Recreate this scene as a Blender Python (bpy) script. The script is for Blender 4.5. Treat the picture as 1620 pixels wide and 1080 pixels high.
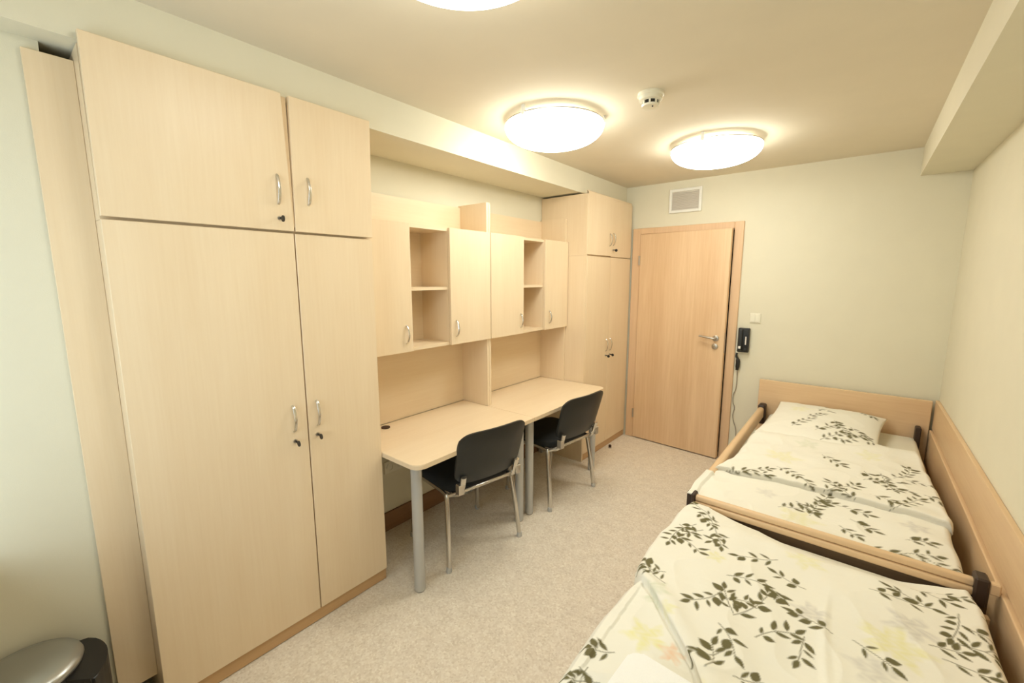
import bpy, bmesh, math, random
import numpy as np
from mathutils import Vector, Matrix, noise as mnoise

random.seed(7)
for o in list(bpy.data.objects):
    bpy.data.objects.remove(o, do_unlink=True)
scene = bpy.context.scene
COL = scene.collection

# ------------------------------------------------------------------ camera
cam_data = bpy.data.cameras.new('camera')
cam_data.sensor_width = 36.0
cam_data.lens = 15.068
cam_data.clip_start = 0.02
cam = bpy.data.objects.new('camera', cam_data)
cam.location = (1.875, 0.0, 1.631)
cam.rotation_euler = (math.radians(90 - 8.415), 0, math.radians(39.0))
COL.objects.link(cam)
scene.camera = cam

# ------------------------------------------------------------------ world, daylight, exposure
world = bpy.data.worlds.new('world')
scene.world = world
world.use_nodes = True
world.node_tree.nodes['Background'].inputs[0].default_value = (0.75, 0.86, 1.0, 1)
world.node_tree.nodes['Background'].inputs[1].default_value = 1.0
scene.view_settings.view_transform = 'Standard'
scene.view_settings.look = 'None'
scene.view_settings.gamma = 1.0
scene.view_settings.use_curve_mapping = False
scene.view_settings.exposure = 0.0
LAMP_STRENGTH = 16.8
LAMP_COLOR = (0.985, 1.0, 0.92)
dl = bpy.data.lights.new('daylight', 'AREA')          # daylight entering by the window
dl.shape = 'RECTANGLE'; dl.size = 1.15; dl.size_y = 1.3
dl.energy = 17.0
dl.color = (0.68, 0.87, 1.0)
dlo = bpy.data.objects.new('daylight', dl)
dlo.location = (0.72, -0.70, 1.50)
dlo.rotation_euler = (math.radians(90), 0, 0)
COL.objects.link(dlo)

# ------------------------------------------------------------------ dimensions of the room (metres)
D = 4.125      # door wall
W = 2.367      # right wall
ZC = 2.505     # ceiling
XB = -0.395    # back wall of the furniture niche
XP = -0.11     # pier wall left of the wardrobe
YR = -0.45     # window wall behind the camera
ZB = 2.333     # underside of the left beam

# ------------------------------------------------------------------ helpers
LOC = {}
def link(o):
    COL.objects.link(o)
    return o

def thing(name, label, cat, loc=(0, 0, 0), rotz=0.0, group=None):
    o = bpy.data.objects.new(name, None)
    o.empty_display_size = 0.05
    link(o)
    o.location = loc
    o.rotation_euler = (0, 0, rotz)
    o['label'] = label
    o['category'] = cat
    if group: o['group'] = group
    LOC[o] = Vector(loc)
    return o

def finish(name, me, mat, parent=None, smooth=False, label=None):
    if smooth:
        me.polygons.foreach_set('use_smooth', [True] * len(me.polygons))
    if isinstance(mat, (list, tuple)):
        for m in mat: me.materials.append(m)
    elif mat is not None:
        me.materials.append(mat)
    o = bpy.data.objects.new(name, me)
    link(o)
    if parent is not None:
        o.parent = parent
    if label: o['label'] = label
    return o

def part(name, bm, mat, parent=None, smooth=False, label=None, local=False):
    """bm in world coordinates (or in the thing's own when local); becomes one mesh object"""
    if parent is not None and not local:
        p = parent
        while p.parent is not None: p = p.parent
        bmesh.ops.translate(bm, verts=bm.verts, vec=-LOC.get(p, Vector()))
    bmesh.ops.recalc_face_normals(bm, faces=bm.faces)
    me = bpy.data.meshes.new(name)
    bm.to_mesh(me); bm.free()
    o = finish(name, me, mat, parent, False, label)
    if smooth:
        shade(me, smooth if isinstance(smooth, (int, float)) and not isinstance(smooth, bool) else 40)
    return o

def shade(me, ang):
    me.polygons.foreach_set('use_smooth', [True] * len(me.polygons))
    try:
        me.set_sharp_from_angle(angle=math.radians(ang))
    except Exception:
        pass

def struct(name, bm, mat, smooth=False):
    o = part(name, bm, mat, None, smooth)
    o['kind'] = 'structure'
    return o

def tag(o, label, cat, group=None):
    o['label'] = label; o['category'] = cat
    if group: o['group'] = group
    return o

def add_box(bm, x0, x1, y0, y1, z0, z1, bev=0.0, seg=1):
    vs = [bm.verts.new((x, y, z)) for x in (x0, x1) for y in (y0, y1) for z in (z0, z1)]
    fs = []
    for f in ((0, 1, 3, 2), (4, 6, 7, 5), (0, 4, 5, 1), (2, 3, 7, 6), (0, 2, 6, 4), (1, 5, 7, 3)):
        fs.append(bm.faces.new([vs[i] for i in f]))
    if bev > 0:
        es = set()
        for f in fs:
            for e in f.edges: es.add(e)
        bmesh.ops.bevel(bm, geom=list(es), offset=bev, segments=seg, profile=0.5, affect='EDGES')
    return vs

def box(x0, x1, y0, y1, z0, z1, bev=0.0, seg=1):
    bm = bmesh.new()
    add_box(bm, x0, x1, y0, y1, z0, z1, bev, seg)
    return bm

def smooth_path(pts, n=6):
    P = [Vector(p) for p in pts]
    if n <= 1 or len(P) < 3: return P
    out = []
    for i in range(len(P) - 1):
        p0 = P[max(i - 1, 0)]; p1 = P[i]; p2 = P[i + 1]; p3 = P[min(i + 2, len(P) - 1)]
        for k in range(n):
            t = k / n
            out.append(0.5 * ((2 * p1) + (p2 - p0) * t + (2 * p0 - 5 * p1 + 4 * p2 - p3) * t * t + (3 * p1 - p0 - 3 * p2 + p3) * t ** 3))
    out.append(P[-1])
    return out

def add_tube(bm, pts, r, n=10, sub=1, flat=1.0, up=None):
    """sweep of an (elliptic) section along a path; r a number or one per point of the path"""
    P = smooth_path(pts, sub)
    m = len(P)
    rs = [r] * m if isinstance(r, (int, float)) else [r[min(int(i * len(r) / m), len(r) - 1)] for i in range(m)]
    rings = []
    ref = Vector(up) if up else None
    prev = None
    for i, p in enumerate(P):
        t = (P[min(i + 1, m - 1)] - P[max(i - 1, 0)]).normalized()
        if ref is not None:
            a = ref - t * ref.dot(t)
        elif prev is None:
            a = t.orthogonal()
        else:
            a = prev - t * prev.dot(t)
        if a.length < 1e-6: a = t.orthogonal()
        a.normalize(); prev = a
        b = t.cross(a)
        rings.append([bm.verts.new(p + a * (rs[i] * math.cos(2 * math.pi * k / n)) + b * (rs[i] * flat * math.sin(2 * math.pi * k / n))) for k in range(n)])
    for i in range(m - 1):
        for k in range(n):
            bm.faces.new((rings[i][k], rings[i][(k + 1) % n], rings[i + 1][(k + 1) % n], rings[i + 1][k]))
    bm.faces.new(rings[0][::-1]); bm.faces.new(rings[-1])

def tube(pts, r, n=10, sub=1, flat=1.0, up=None):
    bm = bmesh.new(); add_tube(bm, pts, r, n, sub, flat, up); return bm

def add_lathe(bm, prof, c=(0, 0, 0), n=32, axis='z'):
    """prof: list of (radius, height) revolved about the axis through c"""
    c = Vector(c)
    rings = []
    for r, h in prof:
        ring = []
        if r < 1e-6:
            v = (0, 0, h) if axis == 'z' else ((0, h, 0) if axis == 'y' else (h, 0, 0))
            ring = [bm.verts.new(c + Vector(v))]
        else:
            for k in range(n):
                a = 2 * math.pi * k / n
                ca, sa = r * math.cos(a), r * math.sin(a)
                v = (ca, sa, h) if axis == 'z' else ((ca, h, sa) if axis == 'y' else (h, ca, sa))
                ring.append(bm.verts.new(c + Vector(v)))
        rings.append(ring)
    for i in range(len(rings) - 1):
        A, B = rings[i], rings[i + 1]
        for k in range(n):
            k2 = (k + 1) % n
            if len(A) == 1 and len(B) == 1: continue
            if len(A) == 1: bm.faces.new((A[0], B[k], B[k2]))
            elif len(B) == 1: bm.faces.new((A[k], B[0], A[k2]))
            else: bm.faces.new((A[k], B[k], B[k2], A[k2]))
    if len(rings[0]) > 1: bm.faces.new(rings[0])
    if len(rings[-1]) > 1: bm.faces.new(rings[-1][::-1])

def lathe(prof, c=(0, 0, 0), n=32, axis='z'):
    bm = bmesh.new(); add_lathe(bm, prof, c, n, axis); return bm

def add_prism(bm, outline, z0, z1):
    a = [bm.verts.new((x, y, z0)) for x, y in outline]
    b = [bm.verts.new((x, y, z1)) for x, y in outline]
    n = len(a)
    for i in range(n):
        bm.faces.new((a[i], a[(i + 1) % n], b[(i + 1) % n], b[i]))
    bm.faces.new(a[::-1]); bm.faces.new(b)

def rounded_rect(x0, x1, y0, y1, rads, n=8):
    """rads for corners (x0,y0),(x1,y0),(x1,y1),(x0,y1)"""
    out = []
    for (cx, cy, sx, sy, a0), r in zip(((x0, y0, 1, 1, 180), (x1, y0, -1, 1, 270), (x1, y1, -1, -1, 0), (x0, y1, 1, -1, 90)), rads):
        if r <= 0: out.append((cx, cy)); continue
        for k in range(n + 1):
            a = math.radians(a0 + 90 * k / n)
            out.append((cx + sx * r + r * math.cos(a), cy + sy * r + r * math.sin(a)))
    return out

def srgb(r, g, b):
    f = lambda c: (c / 255 / 12.92) if c / 255 <= 0.04045 else ((c / 255 + 0.055) / 1.055) ** 2.4
    return (f(r), f(g), f(b), 1)

# ------------------------------------------------------------------ materials
def new_mat(name):
    m = bpy.data.materials.new(name)
    m.use_nodes = True
    return m, m.node_tree.nodes, m.node_tree.links, m.node_tree.nodes['Principled BSDF']

def plain(name, col, rough=0.5, metal=0.0, spec=0.5, bump=0.0, bscale=200, var=0.03):
    m, N, L, B = new_mat(name)
    B.inputs['Roughness'].default_value = rough
    B.inputs['Metallic'].default_value = metal
    B.inputs['Specular IOR Level'].default_value = spec
    tc = N.new('ShaderNodeTexCoord')
    nz = N.new('ShaderNodeTexNoise'); nz.inputs['Scale'].default_value = 6; nz.inputs['Detail'].default_value = 4
    L.new(tc.outputs['Object'], nz.inputs['Vector'])
    cr = N.new('ShaderNodeValToRGB')
    c = srgb(*col)
    cr.color_ramp.elements[0].position = 0.3; cr.color_ramp.elements[1].position = 0.7
    cr.color_ramp.elements[0].color = tuple(v * (1 - var) for v in c[:3]) + (1,)
    cr.color_ramp.elements[1].color = tuple(min(1, v * (1 + var)) for v in c[:3]) + (1,)
    L.new(nz.outputs['Fac'], cr.inputs['Fac'])
    L.new(cr.outputs['Color'], B.inputs['Base Color'])
    if bump > 0:
        n2 = N.new('ShaderNodeTexNoise'); n2.inputs['Scale'].default_value = bscale
        L.new(tc.outputs['Object'], n2.inputs['Vector'])
        bp = N.new('ShaderNodeBump'); bp.inputs['Strength'].default_value = bump; bp.inputs['Distance'].default_value = 0.002
        L.new(n2.outputs['Fac'], bp.inputs['Height'])
        L.new(bp.outputs['Normal'], B.inputs['Normal'])
    return m

def wood(name, light, dark, axis='z', rough=0.36, strength=1.0, scale=1.0, spec=0.4):
    """laminate with a fine straight grain along the axis"""
    m, N, L, B = new_mat(name)
    B.inputs['Roughness'].default_value = rough
    B.inputs['Specular IOR Level'].default_value = spec
    tc = N.new('ShaderNodeTexCoord')
    def stretched(k, along):
        mp = N.new('ShaderNodeMapping')
        s = [k, k, k]; s['xyz'.index(axis)] = along
        mp.inputs['Scale'].default_value = s
        L.new(tc.outputs['Object'], mp.inputs['Vector'])
        return mp
    a = N.new('ShaderNodeTexNoise'); a.inputs['Scale'].default_value = 1; a.inputs['Detail'].default_value = 5; a.inputs['Roughness'].default_value = 0.6
    L.new(stretched(90 * scale, 3.5 * scale).outputs[0], a.inputs['Vector'])
    b = N.new('ShaderNodeTexNoise'); b.inputs['Scale'].default_value = 1; b.inputs['Detail'].default_value = 3
    L.new(stretched(9 * scale, 0.9 * scale).outputs[0], b.inputs['Vector'])
    mx = N.new('ShaderNodeMix'); mx.data_type = 'FLOAT'
    mx.inputs[0].default_value = 0.55
    L.new(a.outputs['Fac'], mx.inputs[2]); L.new(b.outputs['Fac'], mx.inputs[3])
    cr = N.new('ShaderNodeValToRGB')
    cr.color_ramp.elements[0].position = 0.5 - 0.18 / strength
    cr.color_ramp.elements[1].position = 0.5 + 0.18 / strength
    cr.color_ramp.elements[0].color = srgb(*dark)
    cr.color_ramp.elements[1].color = srgb(*light)
    L.new(mx.outputs[0], cr.inputs['Fac'])
    L.new(cr.outputs['Color'], B.inputs['Base Color'])
    return m

BIRCH = ((241, 219, 186), (234, 209, 173))
M_wall = plain('cream_wall_paint', (230, 223, 200), 0.85, spec=0.2, bump=0.15, bscale=300, var=0.012)
M_ceil = plain('ceiling_paint', (229, 218, 196), 0.9, spec=0.15, var=0.012)
M_birch_z = wood('birch_laminate_upright', *BIRCH, 'z')
M_birch_y = wood('birch_laminate_lengthwise', *BIRCH, 'y')
M_birch_x = wood('birch_laminate_crosswise', *BIRCH, 'x')
M_plinth = wood('plinth_laminate', (208, 170, 124), (192, 152, 108), 'y')
M_edge = wood('edge_banding', (240, 216, 180), (232, 204, 166), 'z')
M_door = wood('door_laminate', (236, 203, 163), (222, 184, 142), 'z', rough=0.4, strength=1.3, scale=0.7)
M_frame = wood('door_frame_laminate', (234, 198, 158), (220, 182, 142), 'z', rough=0.4)
M_bed = wood('bed_beech', (233, 201, 160), (221, 185, 143), 'x', rough=0.4)
M_bed_y = wood('bed_beech_lengthwise', (233, 201, 160), (221, 185, 143), 'y', rough=0.4)
M_base = wood('baseboard_wood', (150, 112, 78), (128, 94, 64), 'y', rough=0.5)
M_black = plain('black_plastic', (26, 25, 24), 0.45, var=0.1)
M_dark = plain('dark_gap', (30, 24, 18), 0.9, var=0.1)
M_panel_shade = wood('shade_toned_panel', (122, 100, 76), (104, 84, 62), 'x', rough=0.5)  # bed wood coloured dark to stand for the shade below the foot rails
M_brown = plain('brown_plastic_bracket', (58, 42, 32), 0.5, var=0.1)
M_fabric = plain('black_upholstery', (34, 35, 34), 0.8, spec=0.3, bump=0.4, bscale=700, var=0.12)
M_shell = plain('black_backrest_shell', (36, 38, 37), 0.42, spec=0.5, bump=0.12, bscale=900, var=0.08)
M_grey = plain('silver_grey_paint', (196, 196, 194), 0.35, metal=0.35, var=0.02)
M_chrome = plain('satin_chrome', (214, 210, 202), 0.24, metal=0.95, var=0.02)
M_nickel = plain('brushed_nickel', (190, 182, 170), 0.32, metal=0.9, var=0.03)
M_steel = plain('bin_steel', (176, 176, 172), 0.3, metal=0.85, var=0.03)
M_white = plain('white_plastic', (242, 240, 232), 0.4, var=0.01)
M_offwhite = plain('cream_plastic', (240, 234, 214), 0.45, var=0.01)
M_slat = plain('vent_slat_grey', (222, 214, 202), 0.5, var=0.02)
M_ticking = plain('mattress_cover', (236, 230, 212), 0.9, spec=0.1, bump=0.3, bscale=500, var=0.02)
M_towel = plain('white_terry', (250, 247, 242), 0.95, spec=0.1, bump=0.6, bscale=420, var=0.01)
M_cord = plain('grey_cord', (150, 142, 128), 0.6, var=0.03)
M_rubber = plain('brown_rubber', (70, 48, 32), 0.8, var=0.1)

def floor_mat():
    m, N, L, B = new_mat('speckled_vinyl')
    B.inputs['Roughness'].default_value = 0.5
    B.inputs['Specular IOR Level'].default_value = 0.35
    tc = N.new('ShaderNodeTexCoord')
    v = N.new('ShaderNodeTexVoronoi'); v.inputs['Scale'].default_value = 120
    L.new(tc.outputs['Object'], v.inputs['Vector'])
    sp = N.new('ShaderNodeSeparateColor'); L.new(v.outputs['Color'], sp.inputs[0])
    cr = N.new('ShaderNodeValToRGB')
    e = cr.color_ramp.elements
    e[0].position = 0.0; e[0].color = srgb(219, 203, 181)
    e[1].position = 1.0; e[1].color = srgb(241, 230, 212)
    for p, c in ((0.2, (226, 211, 190)), (0.5, (231, 217, 197)), (0.8, (235, 222, 203))):
        x = cr.color_ramp.elements.new(p); x.color = srgb(*c)
    L.new(sp.outputs[0], cr.inputs['Fac'])
    n2 = N.new('ShaderNodeTexNoise'); n2.inputs['Scale'].default_value = 14; n2.inputs['Detail'].default_value = 5
    L.new(tc.outputs['Object'], n2.inputs['Vector'])
    mx = N.new('ShaderNodeMix'); mx.data_type = 'RGBA'; mx.blend_type = 'MULTIPLY'
    mx.inputs[0].default_value = 1.0
    c2 = N.new('ShaderNodeValToRGB')
    c2.color_ramp.elements[0].position = 0.35; c2.color_ramp.elements[0].color = (0.93, 0.925, 0.92, 1)
    c2.color_ramp.elements[1].position = 0.65; c2.color_ramp.elements[1].color = (1, 1, 1, 1)
    L.new(n2.outputs['Fac'], c2.inputs['Fac'])
    L.new(cr.outputs['Color'], mx.inputs[6]); L.new(c2.outputs['Color'], mx.inputs[7])
    L.new(mx.outputs[2], B.inputs['Base Color'])
    return m
M_floor = floor_mat()

def print_mat():
    m, N, L, B = new_mat('leaf_print_cotton')
    B.inputs['Roughness'].default_value = 0.9
    B.inputs['Specular IOR Level'].default_value = 0.12
    at = N.new('ShaderNodeAttribute'); at.attribute_name = 'print'
    L.new(at.outputs['Color'], B.inputs['Base Color'])
    tc = N.new('ShaderNodeTexCoord')
    nz = N.new('ShaderNodeTexNoise'); nz.inputs['Scale'].default_value = 26; nz.inputs['Detail'].default_value = 5
    L.new(tc.outputs['Object'], nz.inputs['Vector'])
    bp = N.new('ShaderNodeBump'); bp.inputs['Strength'].default_value = 0.25; bp.inputs['Distance'].default_value = 0.01
    L.new(nz.outputs['Fac'], bp.inputs['Height'])
    L.new(bp.outputs['Normal'], B.inputs['Normal'])
    return m
M_print = print_mat()

def lamp_mat(name, k=1.0):
    m, N, L, B = new_mat(name)
    B.inputs['Base Color'].default_value = (0.9, 0.88, 0.82, 1)
    B.inputs['Roughness'].default_value = 0.25
    B.inputs['Emission Color'].default_value = LAMP_COLOR + (1,)
    B.inputs['Emission Strength'].default_value = LAMP_STRENGTH * k
    return m
M_lamp = lamp_mat('lit_opal_glass')
M_lamp_dim = lamp_mat('lit_opal_glass_weaker_bulb', 0.62)

def glass_mat():
    m, N, L, B = new_mat('window_glass')
    out = N['Material Output']
    t = N.new('ShaderNodeBsdfTransparent'); g = N.new('ShaderNodeBsdfGlossy'); g.inputs['Roughness'].default_value = 0.02
    mx = N.new('ShaderNodeMixShader'); mx.inputs[0].default_value = 0.06
    L.new(t.outputs[0], mx.inputs[1]); L.new(g.outputs[0], mx.inputs[2]); L.new(mx.outputs[0], out.inputs['Surface'])
    return m
M_glass = glass_mat()

# ------------------------------------------------------------------ the room shell
T = 0.2
struct('floor', box(XB - T, W + T, YR - T, D + T, -0.1, 0.0), M_floor)
struct('ceiling', box(XB - T, W + T, YR - T, D + T, ZC, ZC + 0.1), M_ceil)
bm = bmesh.new()                                              # pier and recessed niche wall
add_box(bm, XB - T, XP, YR, 0.195, 0, ZC)
add_box(bm, XB - T, XB, 0.195, D, 0, ZC)
struct('wall_left', bm, M_wall)
struct('wall_right', box(W, W + T, YR, D, 0, ZC), M_wall)
# door wall with the door opening
DX0, DX1, DZ = 0.150, 1.000, 2.062
bm = bmesh.new()
add_box(bm, XB - T, DX0, D, D + T, 0, ZC)
add_box(bm, DX1, W + T, D, D + T, 0, ZC)
add_box(bm, DX0, DX1, D, D + T, DZ, ZC)
add_box(bm, DX0, DX1, D + 0.17, D + T, 0, DZ)
struct('wall_back', bm, M_wall)
# window wall behind the camera
WX0, WX1, WZ0, WZ1 = 0.1, 1.35, 0.80, 2.2
bm = bmesh.new()
add_box(bm, XB - T, WX0, YR - T, YR, 0, ZC)
add_box(bm, WX1, W + T, YR - T, YR, 0, ZC)
add_box(bm, WX0, WX1, YR - T, YR, 0, WZ0)
add_box(bm, WX0, WX1, YR - T, YR, WZ1, ZC)
struct('wall_front', bm, M_wall)
win = bpy.data.objects.new('window_1', None); link(win); win['kind'] = 'structure'; LOC[win] = Vector()
bm = bmesh.new()
yw = YR - 0.13
for a in ((WX0, WX0 + 0.06, WZ0, WZ1), (WX1 - 0.06, WX1, WZ0, WZ1), (WX0 + 0.06, WX1 - 0.06, WZ0, WZ0 + 0.06), (WX0 + 0.06, WX1 - 0.06, WZ1 - 0.06, WZ1), (0.695, 0.755, WZ0 + 0.06, WZ1 - 0.06)):
    add_box(bm, a[0], a[1], yw - 0.03, yw + 0.03, a[2], a[3], 0.004)
part('window_frame', bm, M_white, win)
part('pane', box(WX0 + 0.06, 0.695, yw - 0.003, yw + 0.003, WZ0 + 0.06, WZ1 - 0.06), M_glass, win)
part('pane', box(0.755, WX1 - 0.06, yw - 0.003, yw + 0.003, WZ0 + 0.06, WZ1 - 0.06), M_glass, win)
part('window_sill', box(XP + 0.001, WX1 + 0.05, YR - 0.0, YR + 0.35, WZ0 - 0.03, WZ0 + 0.001, 0.006), M_white, win)  # unseen sill, made deep and wide to shade the lower left wall
# beams below the ceiling
struct('trim_1', box(XB, -0.007, YR, D, ZB, ZC), M_wall)
struct('trim_2', box(2.116, W, YR, D, 2.32, ZC), M_wall)
# baseboards
bm = bmesh.new()
add_box(bm, XP, XP + 0.012, YR, 0.153, 0, 0.17, 0.003)
add_box(bm, XB, XB + 0.016, 1.236, 3.215, 0, 0.125, 0.003)
struct('baseboard_left', bm, M_base)
struct('baseboard_back', box(1.075, 2.36, D - 0.012, D, 0, 0.07, 0.003), M_base)
struct('baseboard_right', box(W - 0.012, W, YR, D - 0.014, 0, 0.07, 0.003), M_base)

# ------------------------------------------------------------------ the door, slightly ajar
door = bpy.data.objects.new('door_1', None); link(door); door['kind'] = 'structure'; LOC[door] = Vector()
bm = bmesh.new()
add_box(bm, 0.080, DX0 + 0.012, D - 0.018, D + 0.10, 0, DZ + 0.045, 0.004)
add_box(bm, DX1 - 0.012, 1.062, D - 0.018, D + 0.10, 0, DZ + 0.045, 0.004)
add_box(bm, DX0 + 0.012, DX1 - 0.012, D - 0.018, D + 0.10, DZ - 0.012, DZ + 0.045, 0.004)
part('door_frame', bm, M_frame, door)
part('dark_opening', box(DX0 + 0.012, DX1 - 0.012, D + 0.10, D + 0.11, 0.0, DZ - 0.012), M_dark, door)
part('threshold', box(DX0 + 0.012, DX1 - 0.012, D + 0.0, D + 0.10, 0, 0.006), M_plinth, door)
HX, HY = 0.163, D - 0.014                                    # hinge line
ang = math.radians(-4.2)
R = Matrix.Translation((HX, HY, 0)) @ Matrix.Rotation(ang, 4, 'Z')
def dpart(name, bm, mat, parent=None, smooth=False, label=None):
    bmesh.ops.transform(bm, matrix=R, verts=bm.verts)
    return part(name, bm, mat, parent or door, smooth, label)
leaf = dpart('door_leaf', box(0.001, 0.824, -0.012, 0.030, 0.010, 2.048, 0.002), M_door)
bm = bmesh.new()
add_lathe(bm, [(0.026, -0.012), (0.026, -0.020), (0.023, -0.022), (0.011, -0.022), (0.010, -0.055), (0.0, -0.055)], (0.755, 0, 1.105), 20, 'y')
add_tube(bm, [(0.757, -0.050, 1.105), (0.74, -0.056, 1.107), (0.70, -0.058, 1.112), (0.625, -0.056, 1.120)], 0.0095, 10, 4)
dpart('door_handle', bm, M_nickel, leaf, True, 'brushed nickel lever door handle')
bm = bmesh.new()
add_lathe(bm, [(0.026, -0.012), (0.026, -0.020), (0.023, -0.022), (0.0, -0.022)], (0.752, 0, 1.032), 20, 'y')
add_box(bm, 0.749, 0.755, -0.034, -0.020, 1.018, 1.046, 0.001)
dpart('lock_rose', bm, M_nickel, leaf, True, 'round nickel lock rose')
dpart('latch', box(0.8235, 0.8265, 0.0, 0.02, 0.98, 1.16), M_nickel, leaf)
for z in (0.26, 1.80):
    dpart('hinge', lathe([(0.0, -0.045), (0.008, -0.045), (0.008, 0.045), (0.0, 0.045)], (-0.003, -0.016, z), 12), M_nickel, door, True)

# ------------------------------------------------------------------ wardrobes and top cabinets
def handle_bow(cx, cy, z0, z1, r=0.0042, out=0.024):
    """vertical bow handle on a front that faces +X at x = cx"""
    zm = (z0 + z1) / 2
    return tube([(cx - 0.002, cy, z1), (cx + out * 0.55, cy, z1 - 0.012), (cx + out, cy, zm), (cx + out * 0.55, cy, z0 + 0.012), (cx - 0.002, cy, z0)], r, 8, 5, 1.5, (1, 0, 0))

def add_lock(par, cx, cy, z, mat=None):
    bm = bmesh.new()
    add_lathe(bm, [(0.009, 0), (0.009, 0.006), (0.0, 0.006)], (cx, cy, z), 12, 'x')
    lk = part('lock', bm, M_nickel, par, True)
    bm = bmesh.new()
    add_box(bm, cx + 0.006, cx + 0.028, cy - 0.0015, cy + 0.0015, z - 0.004, z + 0.004)
    add_lathe(bm, [(0.0, -0.002), (0.013, -0.002), (0.013, 0.002), (0.0, 0.002)], (cx + 0.034, cy, z - 0.004), 12, 'y')
    part('key', bm, M_black, lk, True, 'small dark key in the lock')

def front(name, par, x0, x1, y0, y1, z0, z1, twist=None, bev=0.0015):
    """a door on a unit that faces +X; twist moves corners out: {(side, level): dx}"""
    bm = box(x0, x1, y0, y1, z0, z1, bev)
    if twist:
        for v in bm.verts:
            u = (v.co.y - y0) / (y1 - y0); w = (v.co.z - z0) / (z1 - z0)
            v.co.x += twist[0] * (1 - u) * (1 - w) + twist[1] * u * (1 - w) + twist[2] * (1 - u) * w + twist[3] * u * w
    return part(name, bm, M_birch_z, par)

yL, yM, yR_, zs, ztop, zdb = 0.265, 0.861, 1.2305, 1.820, 2.352, 0.066
# near wardrobe, lower body
wd = thing('wardrobe', 'tall pale birch wardrobe standing nearest, between the white wall and the desk', 'wardrobe', (-0.2, (yL + yR_) / 2, 0), 0, 'wardrobes')
XC = -0.020                                                  # carcass front
part('side_panel', box(XB + 0.004, XC, yL + 0.001, yL + 0.019, 0, zs - 0.006), M_birch_z, wd)
part('side_panel', box(XB + 0.004, XC, yR_ - 0.019, yR_ - 0.001, 0, zs - 0.006), M_birch_z, wd)
part('partition', box(XB + 0.012, XC, yM - 0.009, yM + 0.009, zdb + 0.015, zs - 0.024), M_birch_z, wd)
part('back_panel', box(XB + 0.004, XB + 0.012, yL + 0.019, yR_ - 0.019, 0.02, zs - 0.006), M_birch_z, wd)
part('bottom_panel', box(XB + 0.012, XC, yL + 0.019, yR_ - 0.019, zdb - 0.004, zdb + 0.014), M_birch_y, wd)
part('top_panel', box(XB + 0.012, XC, yL + 0.019, yR_ - 0.019, zs - 0.024, zs - 0.006), M_birch_y, wd)
part('plinth', box(-0.036, -0.010, yL + 0.003, yR_ - 0.0005, 0.003, zdb - 0.005, 0.001), M_plinth, wd)
d1 = front('door', wd, XC + 0.001, 0.0, yL, yM - 0.0025, zdb, zs - 0.005)
d2 = front('door', wd, XC + 0.001, 0.0, yM + 0.0025, yR_, zdb, zs - 0.005)
part('handle', handle_bow(0, 0.800, 0.965, 1.082), M_chrome, d1, True)
part('handle', handle_bow(0, 0.905, 0.965, 1.082), M_chrome, d2, True)
add_lock(d1, 0, 0.800, 0.922)
add_lock(d2, 0, 0.900, 0.925)
part('filler_panel', box(XP + 0.001, XP + 0.016, 0.155, yL + 0.0005, 0.125, 2.299, 0.001), M_birch_z, wd, label='narrow tall birch filler strip between wardrobe and wall')
# near wardrobe, top cabinet
tc_ = thing('top_cabinet', 'pale birch top cabinet on the nearest tall wardrobe, right door warped open', 'cabinet', (-0.2, (yL + yR_) / 2, zs), 0, 'top cabinets on the wardrobes')
zt = ZB - 0.006
part('side_panel', box(XB + 0.004, XC, yL + 0.001, yL + 0.019, zs - 0.005, zt), M_birch_z, tc_)
part('side_panel', box(XB + 0.004, XC, yR_ - 0.019, yR_ - 0.001, zs - 0.005, zt), M_birch_z, tc_)
part('partition', box(XB + 0.012, XC, yM - 0.009, yM + 0.009, zs + 0.014, zt - 0.019), M_birch_z, tc_)
part('back_panel', box(XB + 0.004, XB + 0.012, yL + 0.019, yR_ - 0.019, zs - 0.005, zt), M_birch_z, tc_)
part('bottom_panel', box(XB + 0.012, XC, yL + 0.019, yR_ - 0.019, zs - 0.005, zs + 0.013), M_birch_y, tc_)
part('top_panel', box(XB + 0.012, XC, yL + 0.019, yR_ - 0.019, zt - 0.018, zt), M_birch_y, tc_)
d3 = front('door', tc_, XC + 0.027, 0.026, yL, yM - 0.0025, zs + 0.004, ztop, (-0.018, -0.018, 0.0, 0.0))
d4 = front('door', tc_, XC + 0.027, 0.026, yM + 0.003, yR_, zs + 0.004, ztop, (-0.018, -0.018, 0.0, 0.0))
for v in d3.data.vertices:                                   # the left door hangs a little askew and bares the partition edge
    if v.co.y + LOC[tc_].y > 0.8: v.co.y -= 0.024 * (v.co.z + LOC[tc_].z - zs) / (ztop - zs)
part('partition_edge', box(XC + 0.0005, 0.006, yM - 0.034, yM + 0.001, zs + 0.020, ztop - 0.004, 0.001), M_edge, tc_, label='pale edge strip between the doors')
part('handle', handle_bow(0.007, 0.802, 1.925, 2.045), M_chrome, d3, True)
part('handle', handle_bow(0.008, 0.925, 1.935, 2.050), M_chrome, d4, True)
add_lock(d3, 0.005, 0.803, 1.872)

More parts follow.
